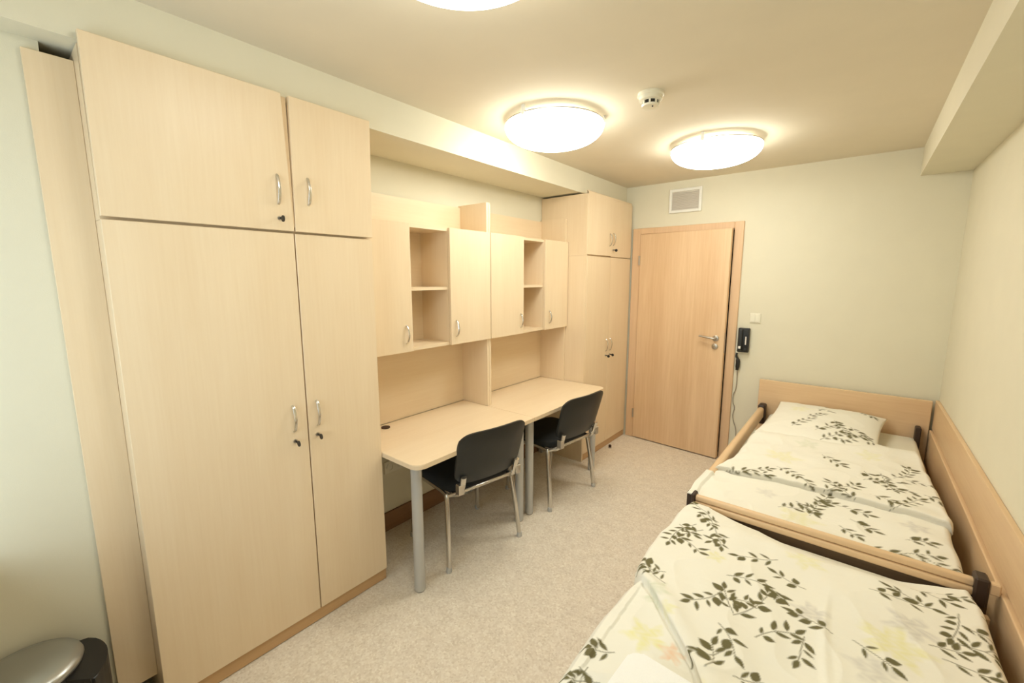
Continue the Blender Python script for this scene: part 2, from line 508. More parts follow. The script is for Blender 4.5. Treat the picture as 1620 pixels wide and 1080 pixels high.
# far wardrobe by the door
xf, y0, y1, ym = 0.068, 3.219, 4.096, 3.662
xc = xf - 0.020
wf = thing('wardrobe', 'tall pale birch wardrobe in the far corner beside the room door', 'wardrobe', (-0.17, (y0 + y1) / 2, 0), 0, 'wardrobes')
part('side_panel', box(XB + 0.004, xc + 0.018, y0, y0 + 0.018, 0, zs - 0.004), M_birch_z, wf)
part('side_panel', box(XB + 0.004, xc, y1 - 0.018, y1, 0, zs - 0.004), M_birch_z, wf)
part('partition', box(XB + 0.012, xc, ym - 0.009, ym + 0.009, zdb + 0.015, zs - 0.024), M_birch_z, wf)
part('back_panel', box(XB + 0.004, XB + 0.012, y0 + 0.018, y1 - 0.018, 0.02, zs - 0.004), M_birch_z, wf)
part('bottom_panel', box(XB + 0.012, xc, y0 + 0.018, y1 - 0.018, zdb - 0.004, zdb + 0.014), M_birch_y, wf)
part('top_panel', box(XB + 0.012, xc, y0 + 0.018, y1 - 0.018, zs - 0.024, zs - 0.006), M_birch_y, wf)
part('plinth', box(xf - 0.034, xf - 0.008, y0 + 0.019, y1 - 0.001, 0.003, zdb - 0.005, 0.001), M_plinth, wf)
e1 = front('door', wf, xc + 0.001, xf, y0 + 0.0185, ym - 0.0015, zdb, zs - 0.004)
e2 = front('door', wf, xc + 0.001, xf, ym + 0.0015, y1, zdb, zs - 0.004)
part('handle', handle_bow(xf, ym - 0.040, 0.955, 1.070), M_chrome, e1, True)
part('handle', handle_bow(xf, ym + 0.040, 0.955, 1.070), M_chrome, e2, True)
add_lock(e1, xf, ym - 0.045, 0.915)
add_lock(e2, xf, ym + 0.040, 0.915)
part('end_filler', box(xc - 0.02, xc + 0.012, y1, D - 0.019, 0.0, zs - 0.004), M_birch_z, wf)
tf = thing('top_cabinet', 'pale birch top cabinet on the far wardrobe beside the room door', 'cabinet', (-0.17, (y0 + y1) / 2, zs), 0, 'top cabinets on the wardrobes')
zt2 = 2.318
part('side_panel', box(XB + 0.004, xc + 0.018, y0, y0 + 0.018, zs - 0.003, zt2), M_birch_z, tf)
part('side_panel', box(XB + 0.004, xc, y1 - 0.018, y1, zs - 0.003, zt2), M_birch_z, tf)
part('partition', box(XB + 0.012, xc, ym - 0.009, ym + 0.009, zs + 0.016, zt2 - 0.019), M_birch_z, tf)
part('back_panel', box(XB + 0.004, XB + 0.012, y0 + 0.018, y1 - 0.018, zs - 0.003, zt2), M_birch_z, tf)
part('bottom_panel', box(XB + 0.012, xc, y0 + 0.018, y1 - 0.018, zs - 0.003, zs + 0.015), M_birch_y, tf)
part('top_panel', box(XB + 0.012, xc, y0 + 0.018, y1 - 0.018, zt2 - 0.018, zt2), M_birch_y, tf)
part('front_rail', box(xc, xc + 0.012, y0 + 0.0185, y1, 2.318, 2.345), M_birch_y, tf)
g1 = front('door', tf, xc + 0.002, xf, y0 + 0.0185, ym - 0.002, zs + 0.008, 2.338, (0, 0.006, 0, 0.012))
g2 = front('door', tf, xc + 0.002, xf, ym + 0.002, y1, zs + 0.003, 2.325)
part('handle', handle_bow(xf + 0.008, ym - 0.040, 1.915, 2.025), M_chrome, g1, True)
part('handle', handle_bow(xf, ym + 0.045, 1.925, 2.035), M_chrome, g2, True)
add_lock(g2, xf, ym + 0.040, 1.885)

# ------------------------------------------------------------------ desks
ZD = 0.725
def desk(ya, yb, ra, rb, label, legs):
    t = thing('desk', label, 'desk', (-0.05, (ya + yb) / 2, 0), 0, 'desks between the wardrobes')
    bm = bmesh.new()
    add_prism(bm, rounded_rect(XB + 0.022, 0.285, ya, yb, (0, ra, rb, 0)), ZD - 0.025, ZD)
    es = [e for e in bm.edges if abs(e.verts[0].co.z - e.verts[1].co.z) < 1e-6]
    bmesh.ops.bevel(bm, geom=es, offset=0.003, segments=2, affect='EDGES')
    part('desktop', bm, M_birch_y, t, 30)
    for y in legs:
        bm = lathe([(0.0, 0.004), (0.027, 0.004), (0.0285, 0.012), (0.0285, ZD - 0.035), (0.045, ZD - 0.034), (0.045, ZD - 0.025), (0.0, ZD - 0.025)], (0.205, y, 0), 24)
        lg = part('leg', bm, M_grey, t, 35)
        part('glide', lathe([(0, 0.0), (0.024, 0.0), (0.027, 0.005), (0, 0.005)], (0.205, y, 0), 20), M_black, lg, True)
    for y in (ya + 0.03, yb - 0.03):
        part('rear_leg', box(XB + 0.03, XB + 0.07, y - 0.02, y + 0.02, 0, ZD - 0.025, 0.003), M_grey, t)
    part('apron', box(XB + 0.072, XB + 0.09, ya + 0.06, yb - 0.06, ZD - 0.13, ZD - 0.025), M_birch_y, t)
    return t
dk1 = desk(1.2335, 2.199, 0.05, 0.004, 'pale birch desk beside the nearest wardrobe, its front left leg in view', (1.29, 2.140))
dk2 = desk(2.2005, 3.212, 0.004, 0.05, 'pale birch desk in front of the far wardrobe', (2.252, 3.145))
tag(part('cable_grommet', lathe([(0, 0), (0.026, 0), (0.026, 0.006), (0.018, 0.009), (0, 0.006)], (-0.31, 1.47, ZD), 20), M_rubber, None, True),
    'small brown cable grommet on the desk against the nearest wardrobe', 'grommet')

# ------------------------------------------------------------------ shelf units above the desks
XF = -0.105
def hutch(ya, yb, a, b, label, hl, hr):
    t = thing('desk_hutch', label, 'shelf unit', (-0.25, (ya + yb) / 2, ZD), 0, 'shelf units over the desks')
    zb, ztp, zm, zpt = 1.212, 1.932, 1.568, 2.132
    xs = -0.125
    part('side_panel', box(XB + 0.003, xs, ya, ya + 0.018, ZD + 0.001, zpt, 0.001), M_birch_z, t)
    part('side_panel', box(XB + 0.003, xs, yb - 0.018, yb, ZD + 0.001, zpt, 0.001), M_birch_z, t)
    part('back_panel', box(XB + 0.003, XB + 0.019, ya + 0.018, yb - 0.018, ZD + 0.001, zpt - 0.012), M_birch_y, t)
    part('bottom_panel', box(XB + 0.019, xs, ya + 0.018, yb - 0.018, zb, zb + 0.018), M_birch_y, t)
    part('top_panel', box(XB + 0.019, xs, ya + 0.018, yb - 0.018, ztp - 0.018, ztp), M_birch_y, t)
    part('partition', box(XB + 0.019, xs, a - 0.018, a, zb + 0.018, ztp - 0.018), M_birch_z, t)
    part('partition', box(XB + 0.019, xs, b, b + 0.018, zb + 0.018, ztp - 0.018), M_birch_z, t)
    part('shelf', box(XB + 0.019, xs - 0.006, a, b, zm - 0.009, zm + 0.009), M_birch_y, t)
    p = front('door', t, xs + 0.001, XF, ya + 0.002, a - 0.003, zb, ztp + 0.002)
    q = front('door', t, xs + 0.001, XF, b + 0.003, yb - 0.002, zb, ztp + 0.002)
    part('handle', handle_bow(XF, hl, 1.262, 1.365), M_chrome, p, True)
    part('handle', handle_bow(XF, hr, 1.262, 1.365), M_chrome, q, True)
    return t
hutch(1.2335, 2.2145, 1.545, 1.838, 'birch shelf unit of two doors and open shelves beside the nearest wardrobe', 1.497, 1.885)
hutch(2.2165, 3.216, 2.590, 2.868, 'birch shelf unit of two doors and open shelves beside the far wardrobe', 2.550, 2.935)

# ------------------------------------------------------------------ chairs
def chair(loc, rotz, label):
    t = thing('office_chair', label, 'chair', loc, rotz, 'black chairs at the desks')
    # seat cushion: rounded slab with a waterfall front; local +Y is the front
    n = 14
    def slab(w, d, zc, th, crown, rad, y_off=0.0, drop=0.0):
        bm = bmesh.new()
        ol = rounded_rect(-w / 2, w / 2, -d / 2, d / 2, (rad,) * 4, 6)
        rings = []
        for f, h in ((0.0, -0.5), (0.93, -0.5), (0.99, -0.3), (1.0, 0.0), (0.985, 0.3), (0.94, 0.46), (0.8, 0.56), (0.5, 0.64), (0.0, 0.68)):
            if f == 0: rings.append([bm.verts.new((0, y_off, zc + h * th))]); continue
            rings.append([bm.verts.new((x * f, y * f + y_off, zc + h * th + (crown if h > 0.5 else 0) * (1 - f) - drop * max(0, y * f / (d / 2) - 0.5) ** 2)) for x, y in ol])
        m = len(ol)
        for i in range(len(rings) - 1):
            A, B = rings[i], rings[i + 1]
            for k in range(m):
                k2 = (k + 1) % m
                if len(A) == 1: bm.faces.new((A[0], B[k], B[k2]))
                elif len(B) == 1: bm.faces.new((A[k], B[0], A[k2]))
                else: bm.faces.new((A[k], B[k], B[k2], A[k2]))
        return bm
    part('seat', slab(0.475, 0.425, 0.462, 0.055, 0.004, 0.07, 0.02, 0.06), M_fabric, t, True, local=True)
    part('seat_pan', slab(0.455, 0.40, 0.433, 0.012, 0.0, 0.06, 0.02, 0.05), M_black, t, True, local=True)
    # backrest: curved padded board
    def back(front_face):
        bm = bmesh.new()
        nu, nv = 20, 12
        w, h, z0 = 0.47, 0.315, 0.505
        grid = {}
        for s in (0, 1):
            for i in range(nu + 1):
                for j in range(nv + 1):
                    u = i / nu * 2 - 1; v = j / nv * 2 - 1
                    # squircle outline
                    x = u * math.sqrt(max(0, 1 - 0.20 * v ** 6 * u * u)); zz = v * math.sqrt(max(0, 1 - 0.26 * u ** 6 * v * v))
                    e = max(abs(u), abs(v))
                    th = 0.024 * (1 - max(0, e - 0.55) / 0.45 * 0.9 * (e > 0.55)) ** 0.5
                    zc = z0 + h / 2 + zz * h / 2
                    lean = -0.262 - (zc - 0.5) * 0.27 + 0.034 * x * x
                    y = lean + (th if s == 0 else -th * 0.75)
                    grid[s, i, j] = bm.verts.new((x * w / 2 * (0.985 + 0.03 * v), y, zc))
        for s in (0, 1):
            if (s == 0) != front_face: continue
        for s in (0, 1):
            for i in range(nu):
                for j in range(nv):
                    bm.faces.new((grid[s, i, j], grid[s, i + 1, j], grid[s, i + 1, j + 1], grid[s, i, j + 1]))
        for i in range(nu):
            for j in (0, nv):
                bm.faces.new((grid[0, i, j], grid[0, i + 1, j], grid[1, i + 1, j], grid[1, i, j]))
        for j in range(nv):
            for i in (0, nu):
                bm.faces.new((grid[0, i, j], grid[0, i, j + 1], grid[1, i, j + 1], grid[1, i, j]))
        return bm
    part('backrest', back(True), M_shell, t, True, local=True)
    for s in (-1, 1):
        bm = tube([(s * 0.262, -0.225, 0.012), (s * 0.250, -0.205, 0.20), (s * 0.236, -0.175, 0.395), (s * 0.232, -0.165, 0.425)], 0.0125, 12, 4, 1.35, (1, 0, 0))
        lg = part('leg', bm, M_chrome, t, True, local=True)
        part('foot_cap', lathe([(0, 0), (0.015, 0), (0.017, 0.006), (0.015, 0.03), (0, 0.03)], (s * 0.263, -0.226, 0), 14), M_grey, lg, True, local=True)
        bm = tube([(s * 0.252, 0.218, 0.012), (s * 0.243, 0.205, 0.20), (s * 0.236, 0.190, 0.395), (s * 0.232, 0.180, 0.418)], 0.0125, 12, 4, 1.35, (1, 0, 0))
        lg = part('leg', bm, M_chrome, t, True, local=True)
        part('foot_cap', lathe([(0, 0), (0.015, 0), (0.017, 0.006), (0.015, 0.03), (0, 0.03)], (s * 0.253, 0.219, 0), 14), M_grey, lg, True, local=True)
        part('side_rail', tube([(s * 0.232, -0.170, 0.422), (s * 0.228, -0.10, 0.428), (s * 0.226, 0.10, 0.424), (s * 0.232, 0.184, 0.415)], 0.0115, 10, 3), M_chrome, t, True, local=True)
        part('back_support', tube([(s * 0.215, -0.135, 0.424), (s * 0.200, -0.205, 0.432), (s * 0.190, -0.252, 0.468), (s * 0.190, -0.282, 0.56)], 0.012, 10, 4, 1.5, (0, 1, 0)), M_chrome, t, True, local=True)
        part('bracket', box(s * 0.205 - 0.018, s * 0.205 + 0.018, -0.285, -0.245, 0.462, 0.520, 0.004), M_chrome, t, local=True)
    for y in (-0.130, 0.120):
        part('crossbar', tube([(-0.232, y, 0.416), (0.232, y, 0.416)], 0.010, 10), M_chrome, t, True, local=True)
    part('rear_tube', tube([(-0.232, -0.170, 0.420), (-0.205, -0.225, 0.448), (0.205, -0.225, 0.448), (0.232, -0.170, 0.420)], 0.010, 10), M_chrome, t, True, local=True)
    return t
chair((0.050, 1.778, 0), math.radians(79.5), 'black chair with chrome legs at the desk beside the nearest wardrobe')
chair((0.112, 2.652, 0), math.radians(83.3), 'black chair with chrome legs at the desk beside the far wardrobe')

# ------------------------------------------------------------------ printed bed linen
CLOTH = np.array(srgb(241, 236, 222)[:3])
LEAF = np.array(srgb(112, 105, 74)[:3])
def leaf_list(sprigs, size, rng):
    """each sprig (xa, ya, xb, yb) is a stem with paired leaves and one at the tip"""
    leaves, stems = [], []
    for xa, ya, xb, yb in sprigs:
        L_ = math.hypot(xb - xa, yb - ya)
        n = max(2, int(round(L_ / (size * 0.95))))
        dx, dy = (xb - xa) / L_, (yb - ya) / L_
        bow = rng.uniform(-0.12, 0.12) * L_
        pt = lambda t: (xa + (xb - xa) * t - dy * bow * math.sin(math.pi * t), ya + (yb - ya) * t + dx * bow * math.sin(math.pi * t))
        stems.append([pt(t) for t in np.linspace(0, 1, 8)])
        a0 = math.atan2(dy, dx)
        for k in range(n):
            t = (k + 0.5) / n
            px, py = pt(t)
            for sd in (-1, 1):
                a = a0 + sd * rng.uniform(0.6, 1.05)
                l = size * rng.uniform(0.75, 1.15)
                fat = rng.uniform(0.14, 0.21) if rng.random() < 0.86 else 0.34
                if rng.random() < 0.12: continue
                leaves.append((px + math.cos(a) * 0.006, py + math.sin(a) * 0.006, a, l if fat < 0.4 else l * 0.7, fat))
        px, py = pt(1.0)
        leaves.append((px, py, a0 + rng.uniform(-0.3, 0.3), size, 0.22))
    return leaves, stems

def paint(X, Y, sprigs, size, blots, seed=1, soft=0.0022):
    rng = random.Random(seed)
    col = np.tile(CLOTH, (len(X), 1))
    for bx, by, br, bc, ba in blots:
        ang = np.arctan2(Y - by, X - bx)
        d = np.hypot(X - bx, Y - by) / (br * (1 + 0.28 * np.sin(5 * ang + bx * 40) + 0.12 * np.sin(11 * ang)))
        a = np.clip((1.0 - d) / 0.35, 0, 1) * ba
        a *= 0.65 + 0.35 * np.sin(X * 160 + 2 * np.sin(Y * 130)) * np.sin(Y * 150)
        c = np.array(srgb(*bc)[:3])
        col = col * (1 - a[:, None]) + c * a[:, None]
    leaves, stems = leaf_list(sprigs, size, rng)
    mask = np.zeros(len(X))
    for lx, ly, a, l, fat in leaves:
        idx = np.nonzero((np.abs(X - lx) < l * 1.1) & (np.abs(Y - ly) < l * 1.1))[0]
        if len(idx) == 0: continue
        ca, sa = math.cos(a), math.sin(a)
        px, py = X[idx] - lx, Y[idx] - ly
        u = (px * ca + py * sa) / l; v = -px * sa + py * ca
        uu = np.clip(u, 0, 1)
        w = l * fat * np.sin(math.pi * uu ** 0.8) * 0.95
        sd = np.abs(v) - w
        mk = np.clip(0.5 - sd / (2 * soft), 0, 1) * ((u > 0) & (u < 1))
        mask[idx] = np.maximum(mask[idx], mk)
    for st in stems:
        for (ax, ay), (bx, by) in zip(st[:-1], st[1:]):
            idx = np.nonzero((X > min(ax, bx) - 0.01) & (X < max(ax, bx) + 0.01) & (Y > min(ay, by) - 0.01) & (Y < max(ay, by) + 0.01))[0]
            if len(idx) == 0: continue
            ex, ey = bx - ax, by - ay
            t = np.clip(((X[idx] - ax) * ex + (Y[idx] - ay) * ey) / (ex * ex + ey * ey), 0, 1)
            d = np.hypot(X[idx] - ax - t * ex, Y[idx] - ay - t * ey)
            mask[idx] = np.maximum(mask[idx], np.clip((0.0028 - d) / 0.002, 0, 1) * 0.75)
    col = col * (1 - mask[:, None]) + LEAF * mask[:, None]
    return np.concatenate([col, np.ones((len(X), 1))], axis=1)

def grid_mesh(name, PX, PY, PZ, colors, mat, parent=None, loc=(0, 0, 0), solid=0.0):
    nv, nu = PX.shape
    co = np.stack([PX.ravel() - loc[0], PY.ravel() - loc[1], PZ.ravel() - loc[2]], 1).astype(np.float32)
    idx = np.arange(nv * nu).reshape(nv, nu)
    f = np.stack([idx[:-1, :-1].ravel(), idx[:-1, 1:].ravel(), idx[1:, 1:].ravel(), idx[1:, :-1].ravel()], 1).astype(np.int32)
    me = bpy.data.meshes.new(name)
    me.vertices.add(len(co)); me.vertices.foreach_set('co', co.ravel())
    me.loops.add(f.size); me.loops.foreach_set('vertex_index', f.ravel())
    me.polygons.add(len(f))
    me.polygons.foreach_set('loop_start', np.arange(0, f.size, 4, dtype=np.int32))
    me.polygons.foreach_set('use_smooth', np.ones(len(f), dtype=bool))
    me.update(calc_edges=True)
    at = me.color_attributes.new('print', 'FLOAT_COLOR', 'POINT')
    at.data.foreach_set('color', colors.astype(np.float32).ravel())
    me.materials.append(mat)
    o = bpy.data.objects.new(name, me); link(o)
    o.location = loc
    if parent: o.parent = parent
    return o

def vnoise(x, y, seed):
    """smooth value noise"""
    rs = np.random.RandomState(seed)
    tab = rs.rand(64, 64)
    xi = np.floor(x).astype(int); yi = np.floor(y).astype(int)
    fx = x - xi; fy = y - yi
    fx = fx * fx * (3 - 2 * fx); fy = fy * fy * (3 - 2 * fy)
    g = lambda a, b: tab[a % 64, b % 64]
    return (g(xi, yi) * (1 - fx) + g(xi + 1, yi) * fx) * (1 - fy) + (g(xi, yi + 1) * (1 - fx) + g(xi + 1, yi + 1) * fx) * fy

def smooth(a, b, t):
    t = np.clip((t - a) / (b - a), 0, 1)
    return t * t * (3 - 2 * t)

def wrinkles(X, Y, amp, seed):
    w = (vnoise(X * 5 + 3, Y * 4, seed) - 0.5) * 1.3 + (vnoise(X * 11 + Y * 6, Y * 9 - X * 4, seed + 1) - 0.5) * 0.55
    r = vnoise(X * 7 + Y * 3, Y * 7 - X * 5, seed + 2)
    w += 0.35 * (1 - np.abs(2 * r - 1)) ** 3
    return w * amp

def poly_x(y, pts):
    ys = np.array([p[0] for p in pts]); xs = np.array([p[1] for p in pts])
    return np.interp(y, ys, xs)

# ---- far bed
def bed(ya, yb, name_label, bars):
    t = thing('bed', name_label, 'bed', (1.81, (ya + yb) / 2, 0), 0, 'wooden beds along the right wall')
    xl, xr = 1.285, 2.330
    part('mattress', box(1.372, 2.272, ya + 0.045, yb - 0.045, 0.36, 0.515, 0.03, 4), M_ticking, t, 40)
    part('slat_base', box(1.372, 2.272, ya + 0.05, yb - 0.05, 0.325, 0.358), M_bed, t)
    for x0_ in (1.300, 2.296):
        part('side_rail', box(x0_, x0_ + 0.030, ya + 0.04, yb - 0.04, 0.20, 0.36, 0.004), M_bed_y, t)
    # upper wooden guard bars with dark plastic ends
    for x0_ in bars:
        bm = bmesh.new()
        add_box(bm, x0_ - 0.014, x0_ + 0.030, ya + 0.06, yb - 0.13, 0.485, 0.576, 0.018, 4)
        gb = part('guard_bar', bm, M_bed_y, t, 40)
        for yy in ((yb - 0.135, yb - 0.040), (ya + 0.036, ya + 0.062)):
            part('end_cap', box(x0_ - 0.018, x0_ + 0.036, yy[0], yy[1], 0.43, 0.592, 0.014, 3), M_brown, gb, 40)
    for y_ in (ya + 0.07, yb - 0.10):
        for x_ in (1.300, 2.290):
            part('leg', box(x_, x_ + 0.035, y_ - 0.025, y_ + 0.025, 0, 0.20, 0.004), M_bed, t)
    return t
Y2 = 2.055
bf = bed(Y2, 4.100, 'wooden bed by the door wall under rumpled leaf-print bedding and a pillow', (1.312,))
part('headboard', box(1.275, 2.332, 4.072, 4.098, 0.15, 0.785, 0.004, 2), M_bed, bf)
part('head_bracket', box(2.258, 2.288, 3.985, 4.062, 0.44, 0.602, 0.006), M_brown, bf)
fb = part('footboard', box(1.330, 2.312, Y2 + 0.004, Y2 + 0.030, 0.18, 0.560, 0.003), M_panel_shade, bf, label='wooden footboard panel with shade painted in, below two pale rails')
part('foot_rail', box(1.345, 2.300, Y2 - 0.012, Y2 + 0.016, 0.577, 0.603, 0.007, 3), M_bed, fb, 40)
part('foot_rail', box(1.345, 2.300, Y2 - 0.018, Y2 + 0.012, 0.546, 0.575, 0.007, 3), M_bed, fb, 40)
part('rail_cap', box(1.331, 1.350, Y2 - 0.022, Y2 + 0.030, 0.535, 0.612, 0.005), M_brown, fb)
part('rail_cap', box(2.268, 2.304, Y2 - 0.030, Y2 + 0.030, 0.520, 0.622, 0.006), M_brown, fb)
part('rail_lug', box(2.304, 2.3325, Y2 - 0.020, Y2 + 0.004, 0.570, 0.612, 0.004), M_bed, fb)
bn = bed(0.02, Y2 - 0.024, 'nearest wooden bed, hidden under leaf-print bedding with a white towel on it', ())
part('footboard', box(1.330, 2.312, 0.020, 0.046, 0.18, 0.560, 0.003), M_bed, bn)
part('head_end', box(1.330, 2.312, Y2 - 0.052, Y2 - 0.026, 0.18, 0.50, 0.003), M_bed, bn)
# wall board beside the beds
wb = thing('wall_guard_board', 'long wooden guard board on the right wall above the beds', 'board', (2.356, 2.0, 0.58), 0)
part('board', box(2.347, W - 0.0005, -0.2, 4.098, 0.585, 0.792, 0.003, 2), M_bed_y, wb)
part('lower_board', box(2.333, W - 0.0005, -0.2, 4.070, 0.30, 0.581, 0.004, 2), M_bed_y, wb)

NEAR = [(1.482,1.89,1.314,2.004),(1.441,1.933,1.54,1.721),(1.416,1.822,1.371,1.622),(1.368,1.685,1.483,1.627),(1.724,1.766,1.606,1.704),(1.599,1.55,1.701,1.574),(1.821,1.653,1.735,1.68),(1.608,1.471,1.535,1.342),(1.657,1.369,1.608,1.471),(1.658,1.362,1.729,1.534),(1.784,1.561,1.753,1.545),(1.631,1.295,1.695,1.207),(1.727,1.317,1.816,1.409),(1.902,1.472,1.807,1.498),(1.838,1.413,1.834,1.313),(1.666,1.215,1.615,1.142),(1.654,1.109,1.637,1.204),(1.705,1.139,1.76,1.162),(1.95,1.481,2.032,1.432),(1.989,1.771,2.142,1.798),(2.142,1.798,2.051,1.831),(2.205,1.82,2.176,1.68),(2.216,1.754,2.285,1.742),(2.26,1.849,2.32,1.811),(2.145,1.565,2.229,1.563),(2.189,1.664,2.277,1.66),(2.168,1.925,2.273,1.941),(2.229,1.563,2.295,1.584),(1.444,1.366,1.347,1.439),(1.423,1.427,1.364,1.41),(1.42,1.028,1.365,0.999),(1.431,0.917,1.368,0.872),(1.385,0.937,1.395,0.856),(1.40,1.93,1.47,1.86),(1.45,1.80,1.40,1.72),(1.36,1.78,1.43,1.74),(1.55,1.80,1.50,1.74),(1.70,1.60,1.76,1.55),(1.62,1.42,1.69,1.46),(2.10,1.90,2.19,1.87),(2.24,1.67,2.30,1.72),(2.12,1.60,2.19,1.63)]
rg = random.Random(5)
for k in range(14):                                          # the print goes on towards the foot of the bed
    x, y, a = rg.uniform(1.4, 2.2), rg.uniform(0.1, 0.95), rg.uniform(0, 6.28)
    NEAR.append((x, y, x + 0.13 * math.cos(a), y + 0.13 * math.sin(a)))
FAR = [(1.665,2.235,1.833,2.441),(1.833,2.441,1.992,2.418),(1.788,2.268,1.842,2.502),(1.896,2.249,1.957,2.186),(1.978,2.922,2.156,2.739),(2.099,2.932,2.169,3.124),(1.976,2.106,2.074,2.118),(2.074,2.118,2.191,2.179),(2.108,2.268,2.18,2.288),(2.197,2.118,2.299,2.119),(2.25,2.171,2.303,2.172),(1.36,2.493,1.569,2.638),(1.822,2.54,1.948,2.707),(1.949,2.524,1.845,2.656),(1.976,2.797,2.121,2.863),(2.045,2.96,2.092,2.728),(2.147,2.935,2.251,2.92),(2.067,2.508,2.181,2.683),(1.783,3.031,1.879,2.941),(1.448,2.514,1.577,2.545),(1.694,2.639,1.763,2.557),(1.60,2.70,1.70,2.62),(2.0,2.62,2.08,2.58),(2.2,2.75,2.26,2.7),(2.12,2.15,2.2,2.12),(1.72,2.36,1.80,2.30),(1.93,2.33,2.01,2.28)]
PILLOW = [(1.673,4.02,1.80,4.0),(1.586,3.42,1.688,3.566),(1.723,3.40,1.838,3.563),(1.757,3.30,1.88,3.423),(1.811,3.603,1.891,3.433),(1.895,3.34,1.996,3.45),(1.98,3.34,2.06,3.42),(1.96,3.98,2.03,3.90),(1.80,3.36,1.88,3.33),(1.90,3.55,1.97,3.47),(1.66,3.62,1.74,3.70),(1.70,3.85,1.78,3.80)]
YEL, PCH, GRY, SAGE = (232, 226, 160), (236, 196, 160), (196, 190, 184), (214, 216, 190)
BLN = [(1.469,1.135,0.06,YEL,.8),(1.552,1.12,0.035,PCH,.8),(1.866,1.53,0.05,GRY,.6),(2.104,1.649,0.06,GRY,.6),(2.061,1.535,0.08,YEL,.7),(1.56,1.633,0.035,YEL,.6),(1.829,1.829,0.06,YEL,.5),(2.016,1.391,0.06,GRY,.5),(1.45,1.31,0.05,SAGE,.7),(1.52,1.25,0.03,YEL,.6),(1.7,1.0,0.06,YEL,.6),(2.0,1.0,0.07,GRY,.5)]
BLF = [(1.75,2.2,0.08,YEL,.5),(1.6,2.35,0.05,GRY,.4),(2.15,2.4,0.05,GRY,.5),(1.6,2.9,0.09,YEL,.5),(2.0,3.2,0.06,YEL,.4),(1.7,3.2,0.06,SAGE,.5)]

# far duvet: one layer at the foot, folded double from y = 2.5 up
ys = np.concatenate([np.arange(2.075, 2.42, 0.006), np.arange(2.42, 2.58, 0.004), np.arange(2.58, 3.46, 0.006)])
us = np.linspace(0, 1, 190)
V, U = np.meshgrid(ys, us, indexing='ij')
xlft = poly_x(V, [(2.07, 1.300), (2.45, 1.305), (2.62, 1.345), (2.8, 1.368), (3.2, 1.385), (3.46, 1.42)]) + 0.012 * (vnoise(V * 9, V * 0 + 2, 4) - 0.5)
xrgt = poly_x(V, [(2.07, 2.272), (2.5, 2.262), (2.55, 2.280), (2.9, 2.272), (3.1, 2.262), (3.2, 2.245), (3.46, 2.24)]) + 0.014 * (vnoise(V * 8, V * 0 + 5, 9) - 0.5)
X = xlft + U * (xrgt - xlft)
fold_y = 2.49 + 0.05 * np.sin((X - 1.3) * 3.0) + 0.02 * (vnoise(X * 6, X * 0, 3) - 0.5)
step = smooth(-0.002, 0.009, V - fold_y)
ridge = np.exp(-((V - fold_y - 0.03) / 0.03) ** 2)
Z = 0.568 + step * 0.024 + 0.006 * ridge + wrinkles(X, V, 0.016, 21) + 0.02 * smooth(0.2, 0.8, U) * 0 
Z -= 0.010 * np.exp(-((V - fold_y + 0.006) / 0.006) ** 2)
Z += 0.016 * np.exp(-((V - 3.16 - 0.25 * (X - 1.4)) / 0.07) ** 2)          # roll of cloth below the pillow
ed = np.minimum(np.minimum((X - xlft), (xrgt - X)), np.minimum(V - 2.072, 3.463 - V))
Z -= 0.05 * (1 - np.sqrt(np.clip(1 - (1 - np.clip(ed / 0.03, 0, 1)) ** 2, 0, 1)))
Z = np.maximum(Z, 0.519)
over = smooth(2.66, 2.40, V) * smooth(0.09, 0.03, X - xlft)               # lies over the guard bar near the foot
Z = np.maximum(Z, over * 0.592)
FAR = [(a, b + 0.022 * (b > 2.5), c, d + 0.022 * (d > 2.5)) for a, b, c, d in FAR]
colr = paint(X.ravel(), (V + 0.022 * step).ravel(), FAR, 0.044, BLF, 3, 0.0025)
sV = V - fold_y
Vs = V - 0.018 * smooth(0.0, 0.008, sV) * smooth(0.07, 0.012, sV)
dv = grid_mesh('duvet', X, Vs, Z, colr, M_print, None, (1.81, 2.8, 0.52))
tag(dv, 'rumpled leaf-print duvet folded double on the bed by the door wall', 'duvet', 'leaf-print duvets')
sm = dv.modifiers.new('thickness', 'SOLIDIFY'); sm.thickness = 0.006; sm.offset = -1

# near duvet: its folded corner leaves a lower layer at the left
ys = np.concatenate([np.arange(0.05, 0.72, 0.016), np.arange(0.72, Y2 - 0.03, 0.0038)])
us = np.linspace(0, 1, 280)
V, U = np.meshgrid(ys, us, indexing='ij')
xlft = poly_x(V, [(0.05, 1.33), (0.8, 1.335), (1.15, 1.33), (1.30, 1.338), (1.36, 1.352), (1.42, 1.318), (1.7, 1.306), (1.95, 1.318), (2.03, 1.34)]) + 0.010 * (vnoise(V * 9, V * 0 + 7, 14) - 0.5)
xrgt = poly_x(V, [(0.05, 2.278), (1.6, 2.280), (1.9, 2.278), (2.03, 2.262)])
X = xlft + U * (xrgt - xlft)
crease = np.interp(V, [0.05, 0.60, 0.90, 1.059, 1.113, 1.206, 1.293, 1.337, 1.38], [1.80, 1.75, 1.70, 1.652, 1.616, 1.525, 1.445, 1.391, 1.32])
crease = np.where(V > 1.38, 1.2, crease)
dcr = (X - crease) * 0.75
up = smooth(-0.002, 0.010, dcr)
Z = 0.570 + up * 0.020 + 0.008 * np.exp(-((dcr - 0.03) / 0.025) ** 2) * (V < 1.42) + wrinkles(X, V, 0.013, 31)
Z -= 0.010 * np.exp(-((dcr + 0.006) / 0.006) ** 2) * (V < 1.36)
